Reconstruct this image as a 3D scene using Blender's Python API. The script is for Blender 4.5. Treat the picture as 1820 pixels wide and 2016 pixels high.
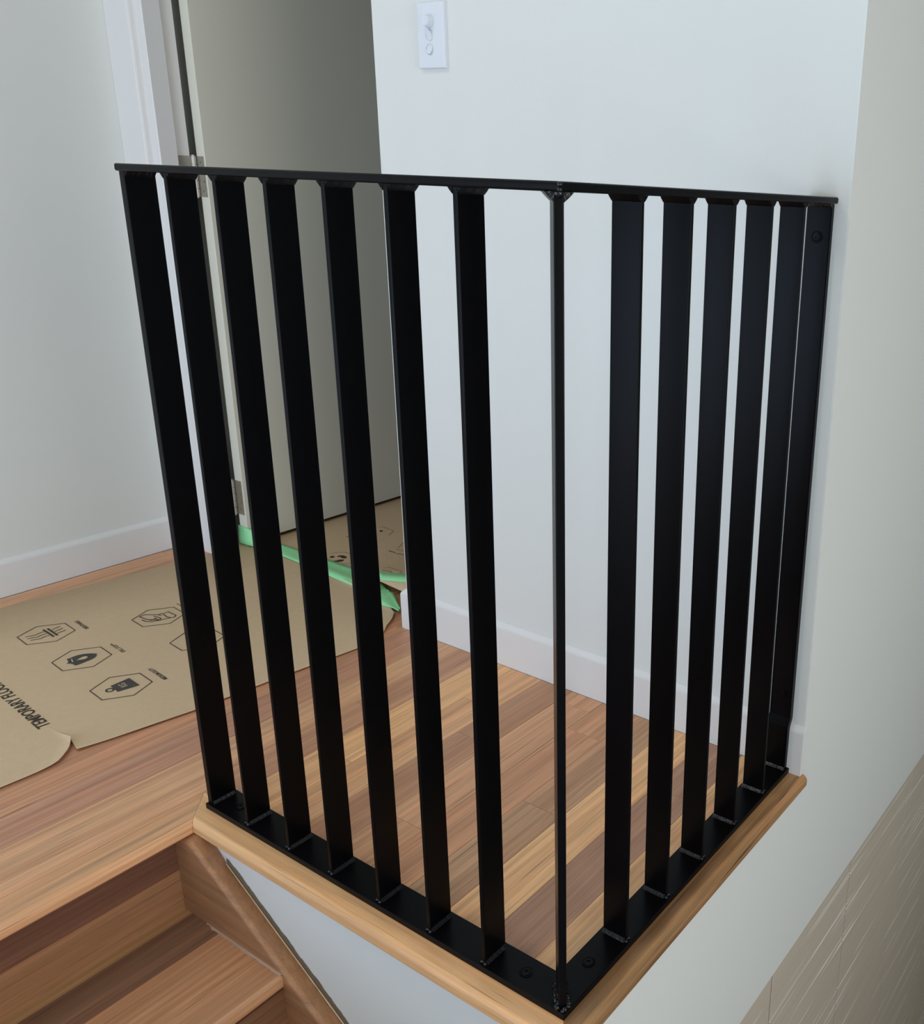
import bpy, bmesh, math, random
from mathutils import Vector, Matrix, noise

for o in list(bpy.data.objects):
    bpy.data.objects.remove(o, do_unlink=True)
S = bpy.context.scene
COL = S.collection
random.seed(7)

# ------------------------------------------------------------------ camera
CAM_POS = (-0.70997, -0.58822, 0.99228)
RIGHT = Vector((0.51400266, -0.85665318, 0.0441203))
DOWN = Vector((-0.2407564, -0.19344215, -0.95111329))
FWD = Vector((0.82330895, 0.47825252, -0.30567451))
cam_d = bpy.data.cameras.new('camera')
cam = bpy.data.objects.new('camera', cam_d)
COL.objects.link(cam)
cam_d.sensor_fit = 'HORIZONTAL'
cam_d.sensor_width = 36.0
cam_d.lens = 1821.09 / 1820.0 * 36.0
cam_d.shift_x = -(1394.817 - 910.0) / 1820.0
cam_d.shift_y = (972.291 - 1008.0) / 1820.0
cam_d.clip_start = 0.02
cam.matrix_world = Matrix(((RIGHT.x, -DOWN.x, -FWD.x, CAM_POS[0]),
                           (RIGHT.y, -DOWN.y, -FWD.y, CAM_POS[1]),
                           (RIGHT.z, -DOWN.z, -FWD.z, CAM_POS[2]),
                           (0, 0, 0, 1)))
S.camera = cam

# ------------------------------------------------------------------ light and exposure
world = bpy.data.worlds.new('world')
S.world = world
world.use_nodes = True
bg = world.node_tree.nodes['Background']
bg.inputs[0].default_value = (0.72, 0.83, 1.0, 1)
bg.inputs[1].default_value = 1.0


def area(name, loc, direction, sx, sy, power, color):
    l = bpy.data.lights.new(name, 'AREA')
    l.shape = 'RECTANGLE'
    l.size, l.size_y = sx, sy
    l.energy = power
    l.color = color
    o = bpy.data.objects.new(name, l)
    COL.objects.link(o)
    o.location = loc
    o.rotation_euler = Vector(direction).to_track_quat('-Z', 'Y').to_euler()
    return o


# daylight through the window in the wall opposite the switch wall
area('window_daylight', (-2.56, 0.62, 0.30), (1, 0, 0), 2.45, 1.5, 52, (0.51, 0.72, 1.0))
area('rear_fill', (-0.5, -2.56, 0.7), (0, 1, 0), 1.6, 1.6, 34, (0.97, 0.98, 0.96))  # added fill for the left and right walls, its rear window is invented
# added overhead fill that brightens the floor and paper, no known lamp there
area('overhead_fill', (-0.75, 0.95, 2.43), (0, 0, -1), 0.9, 0.5, 7.5, (1.0, 0.92, 0.76))

S.view_settings.view_transform = 'Standard'
S.view_settings.look = 'None'
S.view_settings.gamma = 1.0
S.view_settings.use_curve_mapping = False
S.view_settings.exposure = 0.1


# ------------------------------------------------------------------ helpers
def lin(c):
    c = c / 255.0
    return c / 12.92 if c <= 0.04045 else ((c + 0.055) / 1.055) ** 2.4


def rgb(r, g, b):
    return (lin(r), lin(g), lin(b), 1.0)


def new_mat(name):
    m = bpy.data.materials.new(name)
    m.use_nodes = True
    nt = m.node_tree
    return m, nt, nt.nodes['Principled BSDF']


def plain(name, color, rough=0.5, metal=0.0, spec=0.5, var=0.0, scale=20.0, bump=0.0, bscale=200.0):
    m, nt, p = new_mat(name)
    p.inputs['Base Color'].default_value = color
    p.inputs['Roughness'].default_value = rough
    p.inputs['Metallic'].default_value = metal
    p.inputs['Specular IOR Level'].default_value = spec
    tc = nt.nodes.new('ShaderNodeTexCoord')
    if var > 0:
        n = nt.nodes.new('ShaderNodeTexNoise')
        n.inputs['Scale'].default_value = scale
        n.inputs['Detail'].default_value = 4
        nt.links.new(tc.outputs['Object'], n.inputs['Vector'])
        r = nt.nodes.new('ShaderNodeMapRange')
        r.inputs['To Min'].default_value = 1 - var
        r.inputs['To Max'].default_value = 1 + var
        nt.links.new(n.outputs['Fac'], r.inputs['Value'])
        mx = nt.nodes.new('ShaderNodeVectorMath')
        mx.operation = 'SCALE'
        mx.inputs[0].default_value = color[:3]
        nt.links.new(r.outputs['Result'], mx.inputs['Scale'])
        nt.links.new(mx.outputs['Vector'], p.inputs['Base Color'])
    if bump > 0:
        n2 = nt.nodes.new('ShaderNodeTexNoise')
        n2.inputs['Scale'].default_value = bscale
        n2.inputs['Detail'].default_value = 3
        nt.links.new(tc.outputs['Object'], n2.inputs['Vector'])
        b = nt.nodes.new('ShaderNodeBump')
        b.inputs['Strength'].default_value = bump
        b.inputs['Distance'].default_value = 0.002
        nt.links.new(n2.outputs['Fac'], b.inputs['Height'])
        nt.links.new(b.outputs['Normal'], p.inputs['Normal'])
    return m


def wood(name, axis='X', rough=0.38, contrast=1.0, gain=1.0):
    """grain runs along the given object axis; base tone comes from the object's own colour"""
    m, nt, p = new_mat(name)
    N, L = nt.nodes.new, nt.links.new
    tc = N('ShaderNodeTexCoord')
    oi = N('ShaderNodeObjectInfo')
    off = N('ShaderNodeVectorMath')
    off.operation = 'SCALE'
    off.inputs[0].default_value = (13.1, 7.7, 5.3)
    L(oi.outputs['Random'], off.inputs['Scale'])
    add = N('ShaderNodeVectorMath')
    add.operation = 'ADD'
    L(tc.outputs['Object'], add.inputs[0])
    L(off.outputs['Vector'], add.inputs[1])

    def grain(along, across, detail, rgh=0.55, dist=0.0):
        mp = N('ShaderNodeMapping')
        sc = [across, across, across]
        sc['XYZ'.index(axis)] = along
        mp.inputs['Scale'].default_value = sc
        L(add.outputs['Vector'], mp.inputs['Vector'])
        n = N('ShaderNodeTexNoise')
        n.inputs['Scale'].default_value = 1.0
        n.inputs['Detail'].default_value = detail
        n.inputs['Roughness'].default_value = rgh
        n.inputs['Distortion'].default_value = dist
        L(mp.outputs['Vector'], n.inputs['Vector'])
        return n.outputs['Fac']

    def rng(sock, a, b, lo, hi):
        r = N('ShaderNodeMapRange')
        r.inputs['From Min'].default_value = a
        r.inputs['From Max'].default_value = b
        r.inputs['To Min'].default_value = lo
        r.inputs['To Max'].default_value = hi
        L(sock, r.inputs['Value'])
        return r.outputs['Result']

    def mul(a, b):
        mm = N('ShaderNodeMath')
        mm.operation = 'MULTIPLY'
        L(a, mm.inputs[0])
        L(b, mm.inputs[1])
        return mm.outputs[0]

    c = contrast
    broad = rng(grain(1.1, 34.0, 4, 0.55, 0.6), 0.3, 0.7, (1 - 0.20 * c) * gain, (1 + 0.14 * c) * gain)
    mid = rng(grain(2.6, 120.0, 4, 0.6, 0.3), 0.3, 0.7, 1 - 0.20 * c, 1 + 0.13 * c)
    fine = rng(grain(9.0, 420.0, 2, 0.6), 0.25, 0.75, 1 - 0.13 * c, 1 + 0.10 * c)
    fleck = rng(grain(7.0, 330.0, 1, 0.5), 0.66, 0.78, 1.0, 1 - 0.5 * c)
    val = mul(mul(broad, mid), mul(fine, fleck))
    col = N('ShaderNodeVectorMath')
    col.operation = 'SCALE'
    L(oi.outputs['Color'], col.inputs[0])
    L(val, col.inputs['Scale'])
    hue = N('ShaderNodeMix')
    hue.data_type = 'RGBA'
    hue.blend_type = 'MULTIPLY'
    hue.inputs['Factor'].default_value = 1.0
    ramp = N('ShaderNodeValToRGB')
    ramp.color_ramp.elements[0].position = 0.35
    ramp.color_ramp.elements[0].color = (0.99, 0.935, 0.91, 1)
    ramp.color_ramp.elements[1].position = 0.65
    ramp.color_ramp.elements[1].color = (1.0, 1.03, 1.04, 1)
    L(grain(2.2, 45.0, 2), ramp.inputs['Fac'])
    L(col.outputs['Vector'], hue.inputs[6])
    L(ramp.outputs['Color'], hue.inputs[7])
    L(hue.outputs[2], p.inputs['Base Color'])
    p.inputs['Roughness'].default_value = rough
    p.inputs['Specular IOR Level'].default_value = 0.4
    b = N('ShaderNodeBump')
    b.inputs['Strength'].default_value = 0.12
    b.inputs['Distance'].default_value = 0.001
    L(fine, b.inputs['Height'])
    L(b.outputs['Normal'], p.inputs['Normal'])
    return m


M = {}
M['wall'] = plain('wall_paint', rgb(224, 224, 219), 0.75, bump=0.05, bscale=350)
M['trim'] = plain('trim_paint', rgb(228, 225, 222), 0.42)
M['door'] = plain('door_paint', rgb(226, 221, 204), 0.5)
M['plastic'] = plain('switch_plastic', rgb(224, 226, 231), 0.3)
M['black'] = plain('black_powder_coat', (0.0030, 0.0028, 0.0034, 1), 0.30, spec=0.10, bump=0.03, bscale=900)
M['weld'] = plain('black_weld', (0.004, 0.004, 0.005, 1), 0.20, spec=0.5, bump=0.4, bscale=260)
M['paper'] = plain('kraft_paper', rgb(212, 184, 148), 0.8, var=0.06, scale=60, bump=0.15, bscale=90)
M['ink'] = plain('brown_ink', rgb(52, 42, 33), 0.7)
M['inkgrey'] = plain('dark_grey_ink', rgb(66, 62, 58), 0.7)
M['tape'] = plain('green_tape', rgb(160, 236, 170), 0.55, var=0.04, scale=40, bump=0.1, bscale=120)
M['steel'] = plain('hinge_steel', rgb(190, 184, 174), 0.45, metal=1.0)
M['subfloor'] = plain('subfloor', rgb(58, 42, 32), 0.9)
M['sealant'] = plain('clear_sealant', rgb(172, 146, 126), 0.3, var=0.08, scale=150)
M['residue'] = plain('glue_residue', rgb(118, 102, 82), 0.7, var=0.2, scale=120)
M['cream'] = plain('cream_paint_line', rgb(214, 196, 164), 0.6)
M['woodx'] = wood('timber_along_x', 'X', gain=1.6)
M['woodstair'] = wood('timber_stair', 'X', gain=1.05)
M['woody'] = wood('timber_along_y', 'Y', contrast=0.85, gain=1.6)
M['woodtrim'] = wood('timber_trim', 'X', 0.4, 1.7, 0.92)
M['groove'] = plain('dark_groove', rgb(70, 62, 54), 0.9)
M['dark'] = plain('lower_floor_carpet', rgb(120, 110, 98), 0.9, var=0.1)


def panel_mat():
    m, nt, p = new_mat('limed_cladding')
    N, L = nt.nodes.new, nt.links.new
    tc = N('ShaderNodeNewGeometry')

    def ns(sc, detail=3, rgh=0.55):
        mp = N('ShaderNodeMapping')
        mp.inputs['Scale'].default_value = sc
        L(tc.outputs['Position'], mp.inputs['Vector'])
        n = N('ShaderNodeTexNoise')
        n.inputs['Scale'].default_value = 1.0
        n.inputs['Detail'].default_value = detail
        n.inputs['Roughness'].default_value = rgh
        L(mp.outputs['Vector'], n.inputs['Vector'])
        return n.outputs['Fac']
    r1 = N('ShaderNodeValToRGB')
    r1.color_ramp.elements[0].position = 0.3
    r1.color_ramp.elements[0].color = rgb(196, 182, 164)
    r1.color_ramp.elements[1].position = 0.7
    r1.color_ramp.elements[1].color = rgb(206, 192, 175)
    L(ns((2.2, 1, 90)), r1.inputs['Fac'])
    # pale filled grain lines
    r2 = N('ShaderNodeValToRGB')
    r2.color_ramp.elements[0].position = 0.625
    r2.color_ramp.elements[0].color = (0, 0, 0, 1)
    r2.color_ramp.elements[1].position = 0.665
    r2.color_ramp.elements[1].color = (1, 1, 1, 1)
    L(ns((1.6, 1, 105), 2.0, 0.5), r2.inputs['Fac'])
    mx = N('ShaderNodeMix')
    mx.data_type = 'RGBA'
    L(r2.outputs['Color'], mx.inputs['Factor'])
    L(r1.outputs['Color'], mx.inputs[6])
    mx.inputs[7].default_value = rgb(250, 246, 238)
    L(mx.outputs[2], p.inputs['Base Color'])
    p.inputs['Roughness'].default_value = 0.55
    return m


M['panel'] = panel_mat()

WPOS = {}


def link(o, parent=None, loc=(0, 0, 0)):
    COL.objects.link(o)
    loc = Vector(loc)
    WPOS[o] = loc.copy()
    if parent is not None:
        o.parent = parent
        o.location = loc - WPOS[parent]
    else:
        o.location = loc
    return o


def empty(name, loc, label=None, cat=None, group=None, kind=None):
    o = bpy.data.objects.new(name, None)
    o.empty_display_size = 0.05
    link(o, None, loc)
    tag(o, label, cat, group, kind)
    return o


def tag(o, label=None, cat=None, group=None, kind=None):
    if label:
        o['label'] = label
    if cat:
        o['category'] = cat
    if group:
        o['group'] = group
    if kind:
        o['kind'] = kind
    return o


def from_bm(name, bm, mat, parent=None, origin=None, smooth=None, color=None):
    if origin is None:
        if len(bm.verts):
            xs = [v.co.x for v in bm.verts]
            ys = [v.co.y for v in bm.verts]
            zs = [v.co.z for v in bm.verts]
            origin = Vector(((min(xs) + max(xs)) / 2, (min(ys) + max(ys)) / 2, min(zs)))
        else:
            origin = Vector()
    origin = Vector(origin)
    bmesh.ops.translate(bm, verts=bm.verts, vec=-origin)
    bmesh.ops.recalc_face_normals(bm, faces=bm.faces)
    me = bpy.data.meshes.new(name)
    bm.to_mesh(me)
    bm.free()
    me.materials.append(M[mat] if isinstance(mat, str) else mat)
    if smooth is not None:
        me.shade_smooth()
        me.set_sharp_from_angle(angle=smooth)
    o = bpy.data.objects.new(name, me)
    if color:
        o.color = color
    if smooth is not None:
        weighted(o)
    link(o, parent, origin)
    return o


def weighted(o):
    """keep the broad flat faces flat and shade only the rounded edges"""
    wn = o.modifiers.new('flat_faces', 'WEIGHTED_NORMAL')
    wn.keep_sharp = True
    wn.weight = 100


def add_box(bm, a, b, bevel=0.0, seg=2):
    r = bmesh.ops.create_cube(bm, size=1.0)
    vs = r['verts']
    for v in vs:
        v.co = Vector([a[i] + (v.co[i] + 0.5) * (b[i] - a[i]) for i in range(3)])
    if bevel > 0:
        es = list({e for v in vs for e in v.link_edges})
        bmesh.ops.bevel(bm, geom=es, offset=bevel, segments=seg, profile=0.5, affect='EDGES')


def box(name, a, b, mat, parent=None, bevel=0.0, seg=2, color=None, smooth=None):
    bm = bmesh.new()
    add_box(bm, a, b, bevel, seg)
    return from_bm(name, bm, mat, parent, smooth=(math.radians(40) if bevel and smooth is None else smooth), color=color)


def add_prism(bm, pts, lo, hi, axis):
    """pts in the two other axes (cyclic order), extruded along axis"""
    def mk(p, t):
        if axis == 'x':
            return (t, p[0], p[1])
        if axis == 'y':
            return (p[0], t, p[1])
        return (p[0], p[1], t)
    A = [bm.verts.new(mk(p, lo)) for p in pts]
    B = [bm.verts.new(mk(p, hi)) for p in pts]
    bm.faces.new(A)
    bm.faces.new(B)
    n = len(pts)
    for i in range(n):
        bm.faces.new((A[i], A[(i + 1) % n], B[(i + 1) % n], B[i]))


def prism(name, pts, lo, hi, axis, mat, parent=None, color=None, smooth=None):
    bm = bmesh.new()
    add_prism(bm, pts, lo, hi, axis)
    return from_bm(name, bm, mat, parent, color=color, smooth=smooth)


def add_cyl(bm, c, r, depth, axis, seg=24, r2=None):
    m = Matrix.Translation(c)
    if axis == 'x':
        m = m @ Matrix.Rotation(math.pi / 2, 4, 'Y')
    elif axis == 'y':
        m = m @ Matrix.Rotation(-math.pi / 2, 4, 'X')
    bmesh.ops.create_cone(bm, cap_ends=True, segments=seg, radius1=r, radius2=r if r2 is None else r2, depth=depth, matrix=m)


def loft(name, rings, mat, parent=None, smooth=None, color=None, cap=True):
    bm = bmesh.new()
    R = [[bm.verts.new(p) for p in ring] for ring in rings]
    n = len(rings[0])
    for a, b in zip(R[:-1], R[1:]):
        for i in range(n):
            bm.faces.new((a[i], a[(i + 1) % n], b[(i + 1) % n], b[i]))
    if cap:
        bm.faces.new(R[0])
        bm.faces.new(R[-1])
    return from_bm(name, bm, mat, parent, smooth=smooth, color=color)


# ------------------------------------------------------------------ dimensions
FZ = -0.010            # landing floor
WX = 0.655             # face of the switch wall
WYR = -0.020           # face of the stairwell wall
WXS = -0.016           # face of the wall under the left run
WYL = 1.915            # face of the left wall
CEIL = 2.45
LOW = -2.4

# ------------------------------------------------------------------ structure: walls
tag(box('wall_left', (-2.6, WYL, FZ - 0.03), (WX, WYL + 0.1, CEIL), 'wall'), kind='structure')
# switch wall: plain end at y = 1.009
tag(box('wall_back', (WX, WYR + 0.001, FZ - 0.03), (0.76, 1.009, CEIL), 'wall', bevel=0.0015), kind='structure')
# wall beside and above the doorway
w = empty('wall_door', (WX, 1.86, FZ), kind='structure')
box('wall_side', (WX + 0.001, 1.835, FZ - 0.03), (0.734, WYL + 0.1, CEIL), 'wall', w)
box('wall_header', (WX + 0.001, 1.010, 2.08), (0.734, 1.834, CEIL), 'wall', w)
# stairwell wall: runs past the end of the switch wall and below the landing
bm = bmesh.new()
pts = [(WXS, -0.036), (WXS, -0.434), (3.2, -0.434), (3.2, CEIL), (WX + 0.0005, CEIL), (WX + 0.0005, -0.036)]
add_prism(bm, pts, WYR, WYR + 0.09, 'y')
tag(from_bm('wall_right', bm, 'wall'), kind='structure')
# wall under the left run of the railing
tag(box('wall_stair', (WXS, WYR + 0.001, LOW), (WXS + 0.09, 0.777, -0.036), 'wall'), kind='structure')
# limed cladding sheets below the plaster
wl = empty('wall_lower', (0.6, WYR + 0.05, LOW), kind='structure')
box('backing', (0.0, WYR + 0.02, LOW), (3.2, WYR + 0.09, -0.4345), 'groove', wl)
joints = [-0.016, 0.203, 0.604, 1.000, 1.390, 1.815, 2.22, 2.62, 3.2]
for a, b in zip(joints[:-1], joints[1:]):
    box('panel', (a + 0.0026, WYR + 0.0010, LOW), (b - 0.0026, WYR + 0.019, -0.4345 - random.uniform(0, 0.003)), 'panel', wl, bevel=0.0008, seg=1)

# the rest of the house around the view, plus one added light-blocking wall
tag(box('wall_rear', (-2.6, -2.7, LOW), (-1.3, -2.6, CEIL), 'wall'), kind='structure')
tag(box('wall_rear', (0.3, -2.7, LOW), (3.2, -2.6, CEIL), 'wall'), kind='structure')
tag(box('wall_rear', (-1.3, -2.7, LOW), (0.3, -2.6, -0.1), 'wall'), kind='structure')
tag(box('wall_rear', (-1.3, -2.7, 1.5), (0.3, -2.6, CEIL), 'wall'), kind='structure')
tag(box('wall_window', (-2.7, -2.6, LOW), (-2.6, -0.61, CEIL), 'wall'), kind='structure')
tag(box('wall_window', (-2.7, 1.85, LOW), (-2.6, WYL + 0.1, CEIL), 'wall'), kind='structure')
tag(box('wall_window', (-2.7, -0.61, LOW), (-2.6, 1.85, -0.45), 'wall'), kind='structure')
tag(box('wall_window', (-2.7, -0.61, 1.05), (-2.6, 1.85, CEIL), 'wall'), kind='structure')
tag(box('wall_light_block', (-1.12, -2.6, LOW), (-1.01, 0.74, 0.12), 'wall'), kind='structure')  # unseen low wall, added to keep window light off the wall under the railing
tag(box('wall_end', (3.2, -2.7, LOW), (3.3, 2.7, CEIL), 'wall'), kind='structure')
tag(box('wall_hall', (0.7345, 1.86, FZ - 0.03), (3.2, 1.96, CEIL), 'wall'), kind='structure')
tag(box('ceiling', (-2.7, -2.7, CEIL), (3.3, 2.7, CEIL + 0.1), 'wall'), kind='structure')
tag(box('floor_lower', (-2.7, -2.7, LOW - 0.1), (3.3, 2.7, LOW), 'dark'), kind='structure')

# ------------------------------------------------------------------ landing floor, plank by plank
fl = bmesh.new()
add_box(fl, (0.0, 0.0, -0.036), (3.2, 0.79, -0.0226))
add_box(fl, (-2.6, 0.79, -0.036), (3.2, 1.913, -0.0226))
floor = tag(from_bm('floor', fl, 'subfloor'), kind='structure')
TAN = [rgb(198, 152, 108), rgb(190, 143, 104), rgb(184, 138, 102)]
DARKB = [rgb(150, 112, 88), rgb(158, 116, 88), rgb(146, 110, 84)]
MIDB = [rgb(176, 128, 94), rgb(170, 122, 92), rgb(180, 134, 100)]
tones = {0: TAN[0], 1: DARKB[0], 2: TAN[0], 3: rgb(162, 124, 92), 4: MIDB[0], 5: MIDB[2], 6: DARKB[1], 7: TAN[1], 8: TAN[0],
         9: rgb(164, 120, 92), 10: rgb(182, 138, 104), 11: rgb(164, 120, 94), 12: MIDB[1], 13: rgb(172, 126, 98)}
ends = {1: [0.47], 3: [0.31], 5: [0.16, 0.60], 6: [0.40], 8: [0.22], 9: [0.36], 4: [0.53], 7: [0.5]}
Y0, PW = 0.016, 0.082


def plank(x0, x1, y0, y1, col):
    bm = bmesh.new()
    add_box(bm, (x0 + 0.0002, y0 + 0.0002, -0.0225), (x1 - 0.0002, y1 - 0.0002, FZ))
    top = [e for e in bm.edges if all(abs(v.co.z - FZ) < 1e-6 for v in e.verts)]
    bmesh.ops.bevel(bm, geom=top, offset=0.0005, segments=1, affect='EDGES')
    return from_bm('plank', bm, 'woodx', floor, color=col)


def vary(c, a=0.05):
    k = 1 + random.uniform(-a, a)
    return (c[0] * k, c[1] * k * (1 + random.uniform(-0.02, 0.02)), c[2] * k, 1)


for k in range(0, 23):
    y0, y1 = Y0 + PW * k, Y0 + PW * (k + 1)
    y0 = max(y0, 0.0235)
    base = tones.get(k, random.choice(MIDB))
    if k >= 12:                               # carries on through the doorway
        stops = [0.65 + random.uniform(-0.25, 0.25), 1.6 + random.uniform(-0.2, 0.2)]
        x0, x1 = -2.6, 3.19
        if y1 > WYL - 0.002:
            y1 = WYL - 0.002
    else:
        stops = list(ends.get(k, []))
        x0, x1 = 0.0235, 0.6445
    if k in (9, 10, 11):
        x0 = -2.6
        stops = [-1.3 + 0.4 * (k - 10)] + stops
    if k == 9:
        # left of the mitre only the part behind the landing nosing shows
        plank(-2.6, -0.9, 0.803, y1, vary(rgb(184, 140, 104)))
        plank(-0.9, 0.058, 0.803, y1, vary(rgb(184, 140, 104)))
        x0 = 0.058
        plank(0.0235, 0.058, y0, 0.803, vary(base))
        stops = ends[9]
    xs = [x0] + sorted(stops) + [x1]
    for i, (a, b) in enumerate(zip(xs[:-1], xs[1:])):
        plank(a, b, y0, y1, vary(base, 0.04 if i else 0.015))

# ------------------------------------------------------------------ nosing trims (bullnose section, mitred corners)
OUT = -0.033           # outer edge of the nosing around the railing
INN = 0.0232


def nose_profile(out, inn, top, bot, r):
    """(d, z) section: d from the inner edge to the rounded outer edge"""
    p = [(inn, bot), (inn, top)]
    n = 8
    for i in range(n + 1):
        a = math.pi / 2 * i / n
        p.append((out + r - r * math.sin(a), top - r + r * math.cos(a)))
    for i in range(1, n + 1):
        a = math.pi / 2 * i / n
        rr = 0.008
        p.append((out + rr - rr * math.cos(a), bot + rr - rr * math.sin(a)))
    return p


prof = nose_profile(OUT, INN, FZ, -0.036, 0.011)
NOSEC = rgb(194, 150, 106)
# left run, along y: mitred at both ends
YA = 0.7455            # outer edge of the landing nosing
loft('trim_1', [[(d, d + 0.0003, z) for d, z in prof], [(d, YA + (d - OUT), z) for d, z in prof]], 'woody', None, math.radians(40), NOSEC)
loft('trim_2', [[(d + 0.0003, d, z) for d, z in prof], [(WX + 0.001 if d < WYR + 0.001 else 0.6445, d, z) for d, z in prof]], 'woodtrim', None, math.radians(40), rgb(186, 138, 92))
loft('trim_3', [[(d - 0.0004, YA + (d - OUT) + 0.0002, z) for d, z in prof], [(-2.6, YA + (d - OUT) + 0.0002, z) for d, z in prof]], 'woodx', None, math.radians(40), rgb(186, 140, 102))
for n in ('trim_1', 'trim_2', 'trim_3'):
    tag(bpy.data.objects[n], kind='structure')

# ------------------------------------------------------------------ baseboards
def ring_board(name, foot, top, z0, z1, z2):
    bm = bmesh.new()
    R = [[bm.verts.new((x, y, z)) for x, y in f] for f, z in ((foot, z0), (foot, z1), (top, z2))]
    n = len(foot)
    for a, b in zip(R[:-1], R[1:]):
        for i in range(n):
            bm.faces.new((a[i], a[(i + 1) % n], b[(i + 1) % n], b[i]))
    bm.faces.new(R[0])
    bm.faces.new(R[-1])
    es = [e for e in bm.edges if all(abs(v.co.z - z1) < 1e-5 for v in e.verts)]
    bmesh.ops.bevel(bm, geom=es, offset=0.0015, segments=2, affect='EDGES')
    return tag(from_bm(name, bm, 'trim', smooth=math.radians(35)), kind='structure')


SX = 0.645
ring_board('baseboard_back',
           [(SX, -0.0225), (SX, 1.019), (0.758, 1.019), (0.758, 1.0), (0.66, 1.0), (0.66, -0.0225)],
           [(SX + 0.0085, -0.0205), (SX + 0.0085, 1.0105), (0.758, 1.0105), (0.758, 1.0), (0.66, 1.0), (0.66, -0.0205)],
           FZ, 0.079, 0.0885)
ring_board('baseboard_left',
           [(-2.6, 1.905), (0.636, 1.905), (0.636, 1.92), (-2.6, 1.92)],
           [(-2.6, 1.9135), (0.636, 1.9135), (0.636, 1.92), (-2.6, 1.92)],
           FZ, 0.073, 0.083)

# ------------------------------------------------------------------ doorway: architrave, jamb, door
prism('trim_4', [(0.637, 1.8205), (0.6385, 1.8185), (0.6425, 1.817), (0.6535, 1.817), (0.6535, 1.9145), (0.637, 1.9145)], FZ, 2.13, 'z', 'trim', smooth=None)
prism('trim_5', [(0.653, 1.7885), (0.655, 1.7865), (0.697, 1.7865), (0.697, 1.7995), (0.735, 1.7995), (0.735, 1.834), (0.653, 1.834)], FZ, 2.08, 'z', 'trim')
for n in ('trim_4', 'trim_5'):
    tag(bpy.data.objects[n], kind='structure')
# head of the frame, out of the picture above
tag(box('trim_6', (0.637, 1.012, 2.04), (0.735, 1.7860, 2.08), 'trim'), kind='structure')

DX, DY0, DY1 = 0.748, 1.757, 1.791
door = empty('door_1', (DX, (DY0 + DY1) / 2, 0.0), kind='structure')
box('door_leaf', (DX, DY0, 0.001), (DX + 0.78, DY1, 2.03), 'door', door, bevel=0.0015)
for (z0, z1) in ((0.935, 1.032), (0.082, 0.181), (1.80, 1.90)):
    bm = bmesh.new()
    zc = [z0 + (z1 - z0) * t / 5 for t in range(6)]
    for a, b in zip(zc[:-1], zc[1:]):
        add_cyl(bm, (0.7405, 1.7945, (a + b) / 2), 0.0068, (b - a) - 0.0012, 'z', 16)
    add_cyl(bm, (0.7405, 1.7945, (z0 + z1) / 2), 0.0045, (z1 - z0) + 0.006, 'z', 12)
    hg = from_bm('hinge', bm, 'steel', door, smooth=math.radians(40))
    box('hinge_plate', (DX - 0.0016, DY0 + 0.0045, z0), (DX + 0.001, DY1 + 0.001, z1), 'steel', hg)
    box('hinge_plate', (0.699, 1.7978, z0), (0.7385, 1.8005, z1), 'steel', hg)
    for i in range(4):
        zz = z0 + (z1 - z0) * (0.14 + 0.24 * i)
        bm = bmesh.new()
        add_cyl(bm, (DX - 0.0018, DY0 + (0.021 if i in (0, 3) else 0.013), zz), 0.0032, 0.0018, 'x', 14, 0.0018)
        from_bm('screw', bm, 'steel', hg, smooth=math.radians(30))
        bm = bmesh.new()
        add_cyl(bm, (0.713 + (0.0 if i in (0, 3) else 0.010), 1.7975, zz), 0.0032, 0.0018, 'y', 14, 0.0018)
        from_bm('screw', bm, 'steel', hg, smooth=math.radians(30))

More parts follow.
